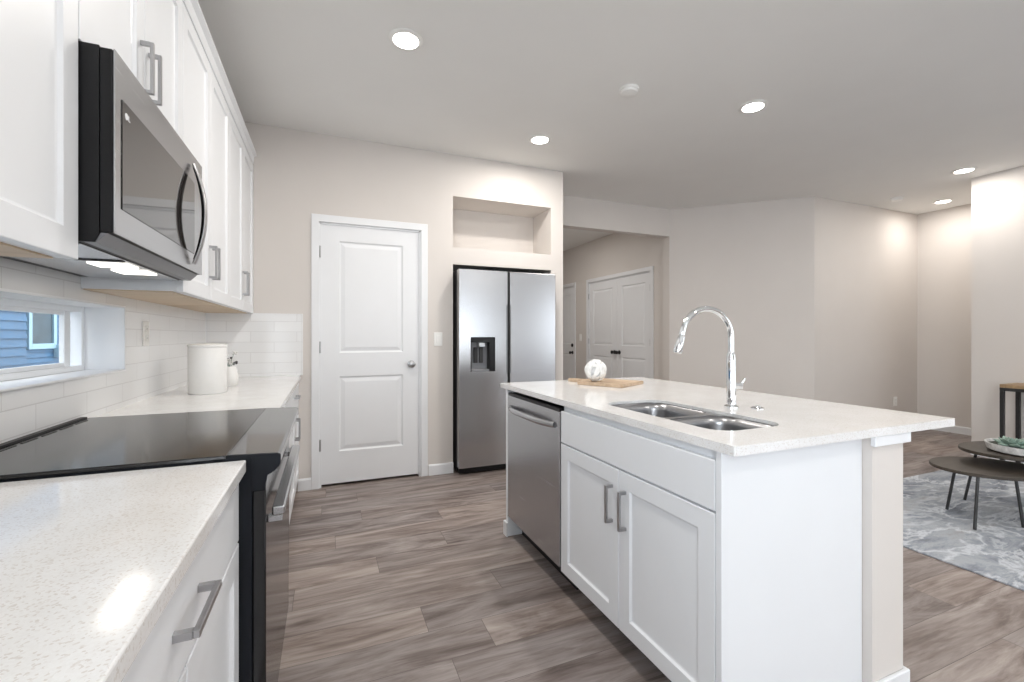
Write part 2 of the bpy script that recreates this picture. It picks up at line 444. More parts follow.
def panel_door(bm, F, a0, a1, z0, z1, n0, n1, panels, st):
    """interior door: stiles, rails and raised panels, panels = [(z0, z1)] from the bottom up"""
    box(bm, a0, a0 + st, n0, n1, z0, z1, 0, F); box(bm, a1 - st, a1, n0, n1, z0, z1, 0, F)
    zz = z0
    for p0, p1 in list(panels) + [(z1, z1)]:
        if p0 > zz: box(bm, a0 + st, a1 - st, n0, n1, zz, p0, 0, F)
        zz = p1
    for p0, p1 in panels:
        b2 = bmesh.new()
        def loop(i, n): return [b2.verts.new(F(a, n, z)) for a, z in ((a0 + st + i, p0 + i), (a1 - st - i, p0 + i), (a1 - st - i, p1 - i), (a0 + st + i, p1 - i))]
        ls = [loop(0, n1), loop(0.010, n1 - 0.009), loop(0.016, n1 - 0.010), loop(0.045, n1 - 0.003)]
        b2.faces.new(ls[-1])
        for A, B in zip(ls, ls[1:]):
            for k in range(4): b2.faces.new((A[k], A[(k + 1) % 4], B[(k + 1) % 4], B[k]))
        bmesh.ops.recalc_face_normals(b2, faces=b2.faces)
        f = b2.faces[0] if False else None
        # make sure the panel faces outward
        s = sum((fc.normal.dot(F.n) for fc in b2.faces))
        if s < 0: bmesh.ops.reverse_faces(b2, faces=b2.faces)
        merge(bm, b2)
        box(bm, a0 + st, a1 - st, n0, n1 - 0.014, p0, p1, 0, F)

# ------------------------------------------------------------------ dimensions
H = 2.743
XL = -0.80            # left wall
YP = 3.777            # pantry wall
XR = 5.92             # right wall
YB = -6.5             # wall behind the camera
ZC = 0.880            # left counter top
XF = -0.179           # left counter front edge
ZI = 0.892            # island counter top
UB, UT = 1.342, 2.44  # upper cabinets
UX = -0.495           # upper door faces
RY0, RY1 = 1.257, 2.019   # range / microwave
WY0, WY1, WZ0, WZ1 = 0.85, 2.39, 1.031, 1.305   # kitchen window opening

# ------------------------------------------------------------------ room shell
bm = nb(); box(bm, -0.95, 7.2, YB - 0.15, 8.2, -0.12, 0); struct('floor', bm, M['floor'], 'grey brown wood-look plank floor', 'floor')
bm = nb(); box(bm, -0.95, 7.2, YB - 0.15, 8.2, H, H + 0.12); struct('ceiling', bm, M['ceiling'], 'smooth pale grey ceiling with recessed lights', 'ceiling')

bm = nb()
xo = XL - 0.16
LY0, LY1 = -2.6, -0.62      # unseen window opening behind the camera, added for side fill
VZ0, VZ1 = 0.60, 2.25
box(bm, xo, XL, YB - 0.15, LY0, 0, H); box(bm, xo, XL, LY1, WY0, 0, H); box(bm, xo, XL, LY0, LY1, 0, VZ0); box(bm, xo, XL, LY0, LY1, VZ1, H); box(bm, xo, XL, WY1, 5.2, 0, H)
box(bm, xo, XL, WY0, WY1, 0, WZ0); box(bm, xo, XL, WY0, WY1, WZ1, H)
struct('wall_left', bm, M['wall'], 'left kitchen wall behind the cabinets and range', 'wall')

bm = nb()
DX0, DX1, DZ = -0.050, 0.733, 2.062     # pantry door opening
AX0, AX1 = 1.010, 1.959                # refrigerator alcove
box(bm, XL, DX0, YP, YP + 0.115, 0, H)
box(bm, DX0, DX1, YP, YP + 0.115, DZ, H)
box(bm, DX1, AX0, YP, YP + 0.115, 0, H)
box(bm, AX0 - 0.1, AX0, YP + 0.115, 4.62, 0, H)
box(bm, AX1, 2.088, YP, 4.62, 0, H)
box(bm, AX0, AX1, YP, 4.17, 2.386, H)
box(bm, AX0, AX1, YP, 4.17, 1.797, 1.945)
box(bm, AX0, AX1, 4.17, 4.62, 1.797, H)
box(bm, AX0, AX1, 4.52, 4.62, 0, 1.797)
struct('wall_pantry', bm, M['wall'], 'beige end wall holding the pantry door, fridge alcove and display niche', 'wall')
bm = nb(); box(bm, XL, 2.088, 5.2, 5.3, 0, H); struct('wall_pantry_back', bm, M['wall'], 'wall at the back of the closed pantry', 'wall')

bm = nb(); box(bm, 2.088, 3.93, 4.40, 4.52, 2.41, H); struct('wall_hall_header', bm, M['wall'], 'header above the hallway opening right of the fridge', 'wall')
bm = nb()
prism(bm, [(3.93, 4.40), (5.06, 3.36), (5.14, 3.45), (4.05, 4.46), (4.05, 4.52), (3.93, 4.52)], 0, H)
struct('wall_diagonal', bm, M['wall'], 'angled grey wall behind the faucet', 'wall')
bm = nb(); box(bm, 5.06, 7.17, 3.36, 3.48, 0, H); struct('wall_far', bm, M['wall'], 'beige wall right of the angled wall, with a low outlet', 'wall')
bm = nb(); box(bm, 7.05, 7.17, 2.26, 3.36, 0, H); struct('wall_passage_end', bm, M['wall'], 'wall closing the passage at far right', 'wall')
bm = nb(); box(bm, 6.04, 7.17, 2.26, 2.38, 0, H); struct('wall_passage_side', bm, M['wall'], 'near side wall of the far right passage', 'wall')

bm = nb()
VY0, VY1, VZ0, VZ1 = -4.1, -1.7, 0.60, 2.25
box(bm, XR, XR + 0.12, YB - 0.15, VY0, 0, H); box(bm, XR, XR + 0.12, VY1, 2.38, 0, H)
box(bm, XR, XR + 0.12, VY0, VY1, 0, VZ0); box(bm, XR, XR + 0.12, VY0, VY1, VZ1, H)
struct('wall_right', bm, M['wall'], 'right living room wall behind the console table', 'wall')

bm = nb()
PX0, PX1, PZ = 0.4, 4.8, 2.25
box(bm, XL, PX0, YB - 0.15, YB, 0, H); box(bm, PX1, XR, YB - 0.15, YB, 0, H); box(bm, PX0, PX1, YB - 0.15, YB, PZ, H)
struct('wall_rear', bm, M['wall'], 'wall behind the camera with the patio door', 'wall')

bm = nb()
HX = 4.05
E0, E1 = 6.92, 7.82       # entry door opening (y)
K0, K1 = 4.893, 6.440     # closet double door opening (y)
HZ = 2.055
box(bm, HX, HX + 0.12, 4.46, K0, 0, H); box(bm, HX, HX + 0.12, K0, K1, HZ, H); box(bm, HX, HX + 0.12, K1, E0, 0, H)
box(bm, HX, HX + 0.12, E0, E1, HZ, H); box(bm, HX, HX + 0.12, E1, 8.2, 0, H)
box(bm, HX + 0.121, HX + 0.14, K0 - 0.1, E1 + 0.1, 0, H)
struct('wall_hall_right', bm, M['wall'], 'hallway wall holding the closet doors and the entry door', 'wall')
bm = nb(); box(bm, 2.088, HX, 8.08, 8.2, 0, H); struct('wall_hall_end', bm, M['wall'], 'wall at the end of the hallway', 'wall')
bm = nb(); box(bm, 1.96, 2.088, 4.62, 8.2, 0, H); struct('wall_hall_left', bm, M['wall'], 'left wall of the hallway', 'wall')

# ------------------------------------------------------------------ baseboards
def baseboard(name, p0, p1, n, label, h=0.090, t=0.014):
    p0 = Vector((*p0, 0)); p1 = Vector((*p1, 0)); L = (p1 - p0).length
    F = Fr(p0, p1 - p0, (*n, 0))
    bm = nb()
    prism(bm, [(0, 0), (t, 0), (t, h - 0.012), (t * 0.45, h), (0, h)], 0, L, F=lambda p, q, a: F(a, p, q))
    struct(name, bm, M['white'], label, 'baseboard')
baseboard('baseboard_pantry_left', (-0.20, YP), (-0.092, YP), (0, -1), 'short white baseboard left of the pantry door')
baseboard('baseboard_pantry_right', (0.797, YP), (AX0, YP), (0, -1), 'white baseboard between pantry door and refrigerator')
baseboard('baseboard_pantry_end', (AX1, YP), (2.088, YP), (0, -1), 'white baseboard on the wall end right of the refrigerator')
baseboard('baseboard_diagonal', (3.93, 4.40), (5.06, 3.36), (-0.677, -0.736), 'white baseboard along the angled wall')
baseboard('baseboard_far', (5.06, 3.36), (7.05, 3.36), (0, -1), 'white baseboard under the low outlet wall')
baseboard('baseboard_passage', (7.05, 3.346), (7.05, 2.38), (-1, 0), 'white baseboard at the end of the far right passage')
baseboard('baseboard_right', (XR, 2.38), (XR, VY0 - 0.5), (-1, 0), 'white baseboard behind the console table')
baseboard('baseboard_hall_near', (HX, 4.52), (HX, K0 - 0.065), (-1, 0), 'white hallway baseboard right of the closet doors')
baseboard('baseboard_hall_mid', (HX, K1 + 0.065), (HX, E0 - 0.065), (-1, 0), 'white hallway baseboard between closet and entry door')

# ------------------------------------------------------------------ door casings and doors
def casing(name, F, a0, a1, z1, label, w=0.060, t=0.016):
    bm = nb()
    o, i = w, 0.004
    prism(bm, [(a0 - o, 0), (a0 - i, 0), (a0 - i, z1 + i), (a1 + i, z1 + i), (a1 + i, 0), (a1 + o, 0), (a1 + o, z1 + o), (a0 - o, z1 + o)], 0, t, F=lambda p, q, n: F(p, n, q), bev=0.002)
    # door jamb lining inside the opening
    box(bm, a0 - 0.004, a0 + 0.010, -0.11, 0.0, 0, z1, 0, F); box(bm, a1 - 0.010, a1 + 0.004, -0.11, 0.0, 0, z1, 0, F); box(bm, a0, a1, -0.11, 0.0, z1 - 0.010, z1 + 0.004, 0, F)
    struct(name, bm, M['white'], label, 'door trim')

FP = Fr((0, YP, 0), (1, 0, 0), (0, -1, 0))
FH = Fr((HX, 0, 0), (0, 1, 0), (-1, 0, 0))
casing('trim_1', FP, DX0 + 0.004, DX1 - 0.004, DZ - 0.006, 'white casing around the pantry door')
casing('trim_2', FH, K0, K1, HZ, 'white casing around the double closet doors')
casing('trim_3', FH, E0, E1, HZ, 'white casing around the entry door down the hall')

def knob(bm, F, a, z, n):
    c = F(a, n, z); ax = 'Y' if abs(F.n.y) > 0.5 else 'X'
    s = F.n.y if ax == 'Y' else F.n.x
    prof = [(0.0, 0), (0.031, 0), (0.031, 0.006), (0.012, 0.012), (0.012, 0.030), (0.022, 0.036), (0.0285, 0.048), (0.025, 0.060), (0.012, 0.066), (0, 0.067)]
    lathe(bm, [(r, h * s) for r, h in prof], c, 28, ax)

d = sroot('door_1', (0.34, YP, 0), 'white two-panel pantry door with satin knob', 'door')
bm = nb(); panel_door(bm, FP, -0.038, 0.718, 0.022, 2.046, -0.045, -0.010, [(0.27, 0.86), (1.045, 1.925)], 0.130); obj('door_leaf', bm, M['white'], d)
bm = nb(); knob(bm, FP, 0.655, 0.945, -0.010); obj('knob', bm, M['nickel'], d)
for z in (0.33, 1.09, 1.83):
    bm = nb(); c = FP(-0.044, 0.004, z)
    lathe(bm, [(0, -0.045), (0.006, -0.045), (0.006, 0.045), (0, 0.045)], c, 12); box(bm, -0.0555, -0.045, -0.011, 0.002, z - 0.044, z + 0.044, 0, FP)
    obj('hinge', bm, M['nickel'], d)

km = (K0 + K1) / 2
for nm, a0, a1, ka, ha, lab in (('door_2', K0 + 0.008, km - 0.002, km - 0.06, K0 + 0.005, 'right leaf of the white double closet doors in the hallway'),
                                ('door_3', km + 0.002, K1 - 0.008, km + 0.06, K1 - 0.005, 'left leaf of the white double closet doors in the hallway')):
    d = sroot(nm, (HX, (a0 + a1) / 2, 0), lab, 'door')
    bm = nb(); panel_door(bm, FH, a0, a1, 0.02, HZ - 0.012, -0.045, -0.010, [(0.25, 0.86), (1.03, 1.92)], 0.115); obj('door_leaf', bm, M['white'], d)
    bm = nb(); knob(bm, FH, ka, 0.93, -0.010); obj('knob', bm, M['blackmetal'], d)
    for z in (0.33, 1.09, 1.83):
        bm = nb(); lathe(bm, [(0, -0.045), (0.007, -0.045), (0.007, 0.045), (0, 0.045)], FH(ha, 0.003, z), 12); obj('hinge', bm, M['nickel'], d)
d = sroot('door_4', (HX, (E0 + E1) / 2, 0), 'entry door with deadbolt at the far left of the hallway', 'door')
bm = nb(); panel_door(bm, FH, E0 + 0.008, E1 - 0.008, 0.02, HZ - 0.012, -0.05, -0.010, [(0.25, 0.86), (1.03, 1.92)], 0.13); obj('door_leaf', bm, M['white'], d)
bm = nb(); knob(bm, FH, E0 + 0.075, 0.88, -0.010); obj('knob', bm, M['blackmetal'], d)
bm = nb(); lathe(bm, [(0, 0), (0.032, 0), (0.032, -0.012), (0.02, -0.022), (0, -0.022)], FH(E0 + 0.075, -0.010, 1.01), 24, 'X'); obj('deadbolt', bm, M['blackmetal'], d)

# ------------------------------------------------------------------ windows
w = sroot('window_1', (XL, (WY0 + WY1) / 2, WZ0), 'low wide slider window in the backsplash above the range', 'window')
lt = 0.008
bm = nb()   # white reveal lining
box(bm, XL - 0.132, XL + 0.0125, WY0, WY0 + lt, WZ0, WZ1); box(bm, XL - 0.132, XL + 0.0125, WY1 - lt, WY1, WZ0, WZ1)
box(bm, XL - 0.132, XL + 0.0125, WY0 + lt, WY1 - lt, WZ1 - lt, WZ1); box(bm, XL - 0.132, XL + 0.018, WY0 + lt, WY1 - lt, WZ0, WZ0 + lt, 0.002)
obj('reveal_lining', bm, M['white'], w)
bm = nb()
def ring(bm, F, a0, a1, z0, z1, n0, n1, wd, bev=0.002):
    box(bm, a0, a0 + wd, n0, n1, z0, z1, bev, F); box(bm, a1 - wd, a1, n0, n1, z0, z1, bev, F)
    box(bm, a0 + wd, a1 - wd, n0, n1, z0, z0 + wd, bev, F); box(bm, a0 + wd, a1 - wd, n0, n1, z1 - wd, z1, bev, F)
FL = Fr((XL, 0, 0), (0, 1, 0), (1, 0, 0))
ring(bm, FL, WY0 + lt, WY1 - lt, WZ0 + lt, WZ1 - lt, -0.158, -0.120, 0.022)
obj('window_frame', bm, M['vinyl'], w)
ym = 2.255
bm = nb(); ring(bm, FL, WY0 + 0.032, ym + 0.020, WZ0 + 0.030, WZ1 - 0.030, -0.139, -0.124, 0.016); box(bm, ym - 0.022, ym + 0.022, -0.139, -0.122, WZ0 + 0.030, WZ1 - 0.030, 0.002, FL)
obj('sash', bm, M['vinyl'], w)
bm = nb(); box(bm, WY0 + 0.04, ym - 0.01, -0.133, -0.130, WZ0 + 0.04, WZ1 - 0.04, 0, FL); obj('pane', bm, M['glass'], w)
bm = nb(); box(bm, ym + 0.01, WY1 - 0.025, -0.148, -0.145, WZ0 + 0.025, WZ1 - 0.025, 0, FL); obj('pane', bm, M['glass'], w)

w = sroot('window_2', (2.6, YB, 0), 'wide sliding patio door behind the camera', 'window')
FB = Fr((0, YB, 0), (1, 0, 0), (0, 1, 0))
bm = nb(); ring(bm, FB, PX0, PX1, 0.0, PZ, -0.12, -0.03, 0.05); box(bm, 2.55, 2.65, -0.11, -0.04, 0.05, PZ - 0.05, 0.002, FB); obj('window_frame', bm, M['vinyl'], w)
bm = nb(); box(bm, PX0 + 0.05, 2.55, -0.08, -0.074, 0.05, PZ - 0.05, 0, FB); box(bm, 2.65, PX1 - 0.05, -0.08, -0.074, 0.05, PZ - 0.05, 0, FB); obj('pane', bm, M['glass'], w)
w = sroot('window_3', (XR, -2.9, VZ0), 'living room window on the right wall near the camera', 'window')
FR_ = Fr((XR, 0, 0), (0, 1, 0), (-1, 0, 0))
bm = nb(); ring(bm, FR_, VY0, VY1, VZ0, VZ1, -0.10, -0.02, 0.045); box(bm, -2.93, -2.87, -0.09, -0.03, VZ0 + 0.045, VZ1 - 0.045, 0.002, FR_); obj('window_frame', bm, M['vinyl'], w)
bm = nb(); box(bm, VY0 + 0.045, VY1 - 0.045, -0.07, -0.064, VZ0 + 0.045, VZ1 - 0.045, 0, FR_); obj('pane', bm, M['glass'], w)

w = sroot('window_4', (XL, -1.61, VZ0), 'unseen wide window added on the left wall behind the camera for side light', 'window')  # unseen opening put in so side light reaches the island front
bm = nb(); ring(bm, FL, LY0, LY1, VZ0, VZ1, -0.12, -0.03, 0.045); box(bm, -1.64, -1.58, -0.11, -0.04, VZ0 + 0.045, VZ1 - 0.045, 0.002, FL); obj('window_frame', bm, M['vinyl'], w)
bm = nb(); box(bm, LY0 + 0.045, LY1 - 0.045, -0.08, -0.074, VZ0 + 0.045, VZ1 - 0.045, 0, FL); obj('pane', bm, M['glass'], w)

# outside: ground and the neighbouring house
bm = nb(); box(bm, -9, -0.97, -8, 20, -0.45, -0.35); o = struct('ground', bm, M['grass'], 'side yard outside the kitchen window', 'ground')
h = thing('neighbor_house', (-4.2, 8, -0.35), 'blue lap-sided house seen through the kitchen window', 'house')
def laps(bm, x, y0, y1, z0, z1, lap):
    z = z0
    while z < z1 - 1e-6:
        zt = min(z + lap, z1)
        prism(bm, [(x - 0.05, z), (x + 0.024, z), (x + 0.002, zt), (x - 0.05, zt)], y0, y1, F=lambda p, q, a: Vector((p, a, q)))
        z = zt
bm = nb(); laps(bm, -3.75, -2.0, 8.10, -0.35, 4.2, 0.115); obj('siding', bm, M['siding'], h)
bm = nb(); laps(bm, -4.2, 7.95, 16.0, -0.35, 4.2, 0.085); box(bm, -4.25, -3.77, 8.03, 8.10, -0.35, 4.2); obj('siding', bm, M['siding'], h)
FN = Fr((-4.184, 0, 0), (0, 1, 0), (1, 0, 0))
bm = nb(); ring(bm, FN, 9.06, 9.82, 0.97, 1.95, 0, 0.035, 0.085); wf = obj('window_trim', bm, M['bluetrim'], h)
bm = nb(); box(bm, 9.13, 9.75, 0.0, 0.012, 1.05, 1.87, 0, FN); obj('pane', bm, M['darkpane'], wf)
bm = nb(); box(bm, 9.80, 9.98, 0.0, 0.09, 0.82, 1.03, 0.004, FN); obj('utility_box', bm, M['bluetrim'], h)

# ------------------------------------------------------------------ left wall: backsplash, uppers, microwave
bm = nb(); t = 0.010
SZ = UB
box(bm, XL, XL + t, -0.50, WY0, ZC, UB); box(bm, XL, XL + t, WY1, YP, ZC, UB)
box(bm, XL, XL + t, WY0, WY1, ZC, WZ0); box(bm, XL, XL + t, WY0, WY1, WZ1, UB)
box(bm, XL, XL + t, RY0, RY1, UB, 1.40)
box(bm, XL + t, -0.172, YP - t, YP, ZC, UB)
box(bm, -0.172, -0.165, YP - t - 0.002, YP, ZC, UB + 0.004, 0.001); box(bm, UX, -0.172, YP - t - 0.002, YP, UB, UB + 0.004)
struct('backsplash', bm, M['tile'], 'glossy white subway tile backsplash on the left and end walls', 'backsplash')

def upper(name, y0, y1, z0, z1, label, doors, group=None, hz=None):
    F = Fr((XL, 0, 0), (0, 1, 0), (1, 0, 0)); dep = UX - XL - 0.019
    u = thing(name, (XL, (y0 + y1) / 2, z0), label, 'cabinet', group)
    bm = nb(); box(bm, y0, y1, 0.0005, dep, z0 + 0.004, z1, 0.001, F); obj('body', bm, M['cab'], u)
    bm = nb(); box(bm, y0 + 0.012, y1 - 0.012, 0.012, dep - 0.018, z0, z0 + 0.0038, 0, F); obj('underside', bm, M['rawwood'], u)['label'] = 'bare wood underside'
    n = len(doors); wd = (y1 - y0) / n
    for i, hs in enumerate(doors):
        a0, a1 = y0 + wd * i + 0.002, y0 + wd * (i + 1) - 0.002
        bm = nb(); shaker(bm, F, a0, a1, z0 + 0.002, z1 - 0.012, dep + 0.0005, dep + 0.0195); dd = obj('door', bm, M['cab'], u, sm=False)
        if hs:
            a = a0 + 0.030 if hs < 0 else a1 - 0.030
            bm = nb(); pull(bm, F, a, (z0 + 0.175 if hz is None else hz), 0.150, dep + 0.0195); obj('handle', bm, M['nickel'], dd)
    return u
upper('upper_cabinet', 0.36, RY0 - 0.001, UB, UT, 'white upper cabinet left of the microwave', [1, -1])
upper('upper_cabinet', RY0, RY1, 1.822, UT, 'short white upper cabinet above the microwave', [1, -1], hz=1.955)
ym = (RY1 + YP) / 2
upper('upper_cabinet', RY1 + 0.001, ym, UB, UT, 'tall white upper cabinet right beside the microwave', [1, -1], 'tall uppers right of the microwave')
upper('upper_cabinet', ym + 0.001, YP - 0.001, UB, UT, 'tall white upper cabinet in the corner by the beige end wall', [1, -1], 'tall uppers right of the microwave')
bm = nb()
prism(bm, [(XL + 0.001, UT + 0.001), (UX, UT + 0.001), (UX + 0.004, UT + 0.050), (UX + 0.022, UT + 0.062), (UX + 0.022, UT + 0.075), (XL + 0.001, UT + 0.075)], 0.36, YP - 0.001, F=lambda p, q, a: Vector((p, a, q)))
o = obj('crown_molding', bm, M['cab'], loc=(XL, 1.0, UT + 0.001)); tag(o, 'white crown molding running along the top of the upper cabinets', 'molding')

mw = thing('microwave', (XL, (RY0 + RY1) / 2, 1.385), 'stainless over-the-range microwave with bowed handle', 'microwave')
y0, y1 = RY0 + 0.003, RY1 - 0.003
FM = Fr((XL, 0, 0), (0, 1, 0), (1, 0, 0))
bm = nb(); prism(bm, [(0.011, 1.386), (0.330, 1.386), (0.338, 1.404), (0.338, 1.820), (0.011, 1.820)], y0, y1, F=lambda n, z, a: FM(a, n, z)); obj('body', bm, M['black'], mw)
bm = nb(); box(bm, y0, y1, 0.3385, 0.3615, 1.409, 1.817, 0.002, FM); obj('door_core', bm, M['black'], mw)
bm = nb(); box(bm, y0, y1, 0.362, 0.366, 1.408, 1.818, 0.0015, FM); door = obj('door', bm, M['steel_y'], mw)
bm = nb(); box(bm, y0 + 0.034, 1.905, 0.3662, 0.3680, 1.470, 1.722, 0.0006, FM); obj('glass', bm, M['ovenglass'], door)
bm = nb()
zs = [1.43 + (1.775 - 1.43) * k / 24 for k in range(25)]
bow = lambda z: 0.034 * (1 - ((z - 1.6025) / 0.1725) ** 2)
tube(bm, [FM(1.868, 0.3745 + bow(z), z) for z in zs], 0.0055, 14, 2.6, up=(0, 1, 0)); hd_ = obj('handle', bm, M['nickel'], door)
bm = nb(); tube(bm, [FM(1.866, 0.3715 + bow(z) * 0.86, z) for z in zs[1:-1]], 0.0035, 10, 3.4, up=(0, 1, 0)); obj('grip_lining', bm, M['black'], hd_)
bm = nb(); lathe(bm, [(0, 0), (0.008, 0), (0.008, 0.0008), (0, 0.0008)], FM(y0 + 0.055, 0.3680, 1.692), 20, 'X'); box(bm, y0 + 0.066, y0 + 0.070, 0.3680, 0.3686, 1.686, 1.699, 0, FM); box(bm, y0 + 0.070, y0 + 0.076, 0.3680, 0.3686, 1.686, 1.689, 0, FM)
obj('emblem', bm, M['white'], door)
bm = nb(); prism(bm, [(0.310, 1.3855), (0.331, 1.3855), (0.352, 1.4075), (0.340, 1.4075)], y0 + 0.004, y1 - 0.004, F=lambda n, z, a: FM(a, n, z)); obj('vent_chamfer', bm, M['grey'], mw)
bm = nb(); box(bm, y0 + 0.02, y1 - 0.02, 0.05, 0.300, 1.3815, 1.3858, 0.001, FM); obj('base_plate', bm, M['steel_y'], mw)
bm = nb(); box(bm, 1.512, 1.532, 0.19, 0.295, 1.3785, 1.3814, 0.0008, FM); obj('vent_strip', bm, M['black'], mw)  # black edge strip of the vent filter on the underside
for a0, a1 in ((1.575, 1.660), (1.725, 1.815)):
    bm = nb(); ring(bm, FM, a0 - 0.012, a1 + 0.012, 0, 0.001, 0, 0.001, 0.0) if False else box(bm, a0, a1, 0.195, 0.285, 1.3780, 1.3814, 0.001, FM)
    obj('lamp', bm, M['hoodlamp'], mw)
ld = bpy.data.lights.new('cooktop_light', 'AREA'); ld.shape = 'RECTANGLE'; ld.size = 0.05; ld.size_y = 0.20; ld.energy = 0.28; ld.color = (1.0, 0.93, 0.84)
lo = bpy.data.objects.new('cooktop_light', ld); C.objects.link(lo); lo.parent = mw; lo.location = Vector((XL + 0.24, 1.695, 1.374)) - mw.location

# ------------------------------------------------------------------ left base run
FBs = Fr((XL, 0, 0), (0, 1, 0), (1, 0, 0))
def base_unit(y0, y1, label, group, ndoors=2):
    dep = XF - 0.034 - XL
    u = thing('base_cabinet', (XL, (y0 + y1) / 2, 0), label, 'cabinet', group)
    bm = nb(); box(bm, y0, y1, 0.001, dep, 0.105, 0.849, 0.001, FBs); obj('body', bm, M['cab'], u)
    bm = nb(); box(bm, y0, y1, 0.05, dep - 0.085, 0.0, 0.1045, 0, FBs); obj('toe_kick', bm, M['black'], u)
    bm = nb(); box(bm, y0 + 0.002, y1 - 0.002, dep + 0.0005, dep + 0.0195, 0.690, 0.836, 0.002, FBs); dr = obj('drawer', bm, M['cab'], u, sm=False)
    bm = nb(); pull(bm, FBs, (y0 + y1) / 2, 0.767, 0.142, dep + 0.0195, False); obj('handle', bm, M['nickel'], dr)
    wd = (y1 - y0) / ndoors
    for i in range(ndoors):
        a0, a1 = y0 + wd * i + 0.002, y0 + wd * (i + 1) - 0.002
        bm = nb(); shaker(bm, FBs, a0, a1, 0.110, 0.684, dep + 0.0005, dep + 0.0195); dd = obj('door', bm, M['cab'], u, sm=False)
        a = a1 - 0.03 if i < ndoors / 2 else a0 + 0.03
        bm = nb(); pull(bm, FBs, a, 0.55, 0.140, dep + 0.0195); obj('handle', bm, M['nickel'], dd)
    return u
base_unit(0.375, 1.246, 'white base cabinet with drawer under the near left counter', 'left wall base cabinets')
base_unit(-0.496, 0.374, 'white base cabinet nearest the camera on the left wall', 'left wall base cabinets')
base_unit(2.030, 2.900, 'white base cabinet just past the range', 'left wall base cabinets')
base_unit(2.901, YP - 0.001, 'white base cabinet in the corner by the beige end wall', 'left wall base cabinets')
bm = nb(); box(bm, XL + 0.0005, XF, -0.500, 1.249, 0.850, ZC, 0.003, seg=2); o = obj('countertop', bm, M['quartz'], loc=(XL, 0.4, 0.85)); tag(o, 'speckled white quartz countertop in the left foreground', 'countertop')
bm = nb(); box(bm, XL + 0.0005, XF, 2.027, YP - 0.0125, 0.850, ZC, 0.003, seg=2); o = obj('countertop', bm, M['quartz'], loc=(XL, 2.9, 0.85)); tag(o, 'white quartz countertop beyond the range, holding the canister', 'countertop')

# ------------------------------------------------------------------ range
rg = thing('range', (XL, (RY0 + RY1) / 2, 0), 'black slide-in electric range with glass cooktop and steel oven handle', 'range')
y0, y1 = RY0, RY1
PX = lambda p, q, a: Vector((p, a, q))
bm = nb(); prism(bm, [(-0.775, 0.09), (-0.168, 0.09), (-0.168, 0.883), (-0.775, 0.883)], y0, y1, F=PX); obj('body', bm, M['navyblack'], rg)
bm = nb(); box(bm, -0.72, -0.24, y0 + 0.03, y1 - 0.03, 0.0, 0.0895); obj('plinth', bm, M['black'], rg)
bm = nb(); box(bm, -0.770, -0.2205, y0 - 0.003, y1 + 0.003, 0.8835, 0.893, 0.002, seg=2); ck = obj('cooktop', bm, M['blackglass'], rg)
bm = nb()
prism(bm, [(-0.220, 0.893), (-0.112, 0.8885), (-0.105, 0.884), (-0.105, 0.866), (-0.116, 0.850), (-0.134, 0.842), (-0.138, 0.822), (-0.138, 0.805), (-0.1675, 0.805), (-0.1675, 0.8835), (-0.220, 0.8835)], y0 + 0.004, y1 - 0.004, F=PX)
obj('control_panel', bm, M['panelglass'], rg)
for ya, yb in ((y0 - 0.003, y0 + 0.0038), (y1 - 0.0038, y1 + 0.003)):
    bm = nb(); prism(bm, [(-0.220, 0.893), (-0.112, 0.8885), (-0.105, 0.884), (-0.105, 0.862), (-0.118, 0.846), (-0.134, 0.836), (-0.138, 0.815), (-0.138, 0.800), (-0.1675, 0.800), (-0.1675, 0.8835), (-0.220, 0.8835)], ya, yb, F=PX)
    obj('end_cap', bm, M['navyblack'], rg)
bm = nb(); box(bm, -0.787, -0.768, y0 + 0.01, y1 - 0.01, 0.880, 0.898, 0.001); 
for k in range(7):
    yy = y0 + 0.06 + k * 0.095; box(bm, -0.752, -0.746, yy, yy + 0.07, 0.8932, 0.8942, 0.0002)
obj('rear_vent', bm, M['black'], rg)
bm = nb(); box(bm, -0.1675, -0.138, y0 + 0.004, y1 - 0.004, 0.268, 0.800, 0.003); od = obj('oven_door', bm, M['blackglass'], rg)
bm = nb()
box(bm, -0.128, -0.098, y0 + 0.03, y1 - 0.03, 0.722, 0.745, 0.004, seg=2)
for yy in (y0 + 0.03, y1 - 0.055): box(bm, -0.138, -0.104, yy, yy + 0.025, 0.706, 0.7215, 0.002)
obj('handle', bm, M['steel_y'], od)
bm = nb(); box(bm, -0.1675, -0.140, y0 + 0.004, y1 - 0.004, 0.095, 0.262, 0.003); obj('drawer', bm, M['blackglass'], rg)

# ------------------------------------------------------------------ items on the far left counter
cn = thing('canister', (-0.575, 2.79, ZC), 'tall white canister with thin lid on the far left counter', 'canister')
bm = nb(); lathe(bm, [(0, 0), (0.083, 0), (0.087, 0.004), (0.087, 0.236), (0.084, 0.240), (0, 0.240)], cn.location, 48); obj('body', bm, M['ceramic'], cn)
bm = nb(); lathe(bm, [(0, 0.2405), (0.088, 0.2405), (0.089, 0.244), (0.089, 0.252), (0.080, 0.257), (0.02, 0.260), (0, 0.260)], cn.location, 48); obj('lid', bm, M['ceramic'], cn)
vs = thing('flower_vase', (-0.535, 3.12, ZC), 'small white vase of white blossoms beside the canister', 'vase')
bm = nb(); lathe(bm, [(0, 0), (0.038, 0), (0.046, 0.01), (0.048, 0.06), (0.040, 0.105), (0.034, 0.118), (0.030, 0.118), (0.030, 0.100), (0, 0.098)], vs.location, 32); obj('body', bm, M['ceramic'], vs)
rnd = random.Random(4)
bms, bmb, bmd = nb(), nb(), nb()
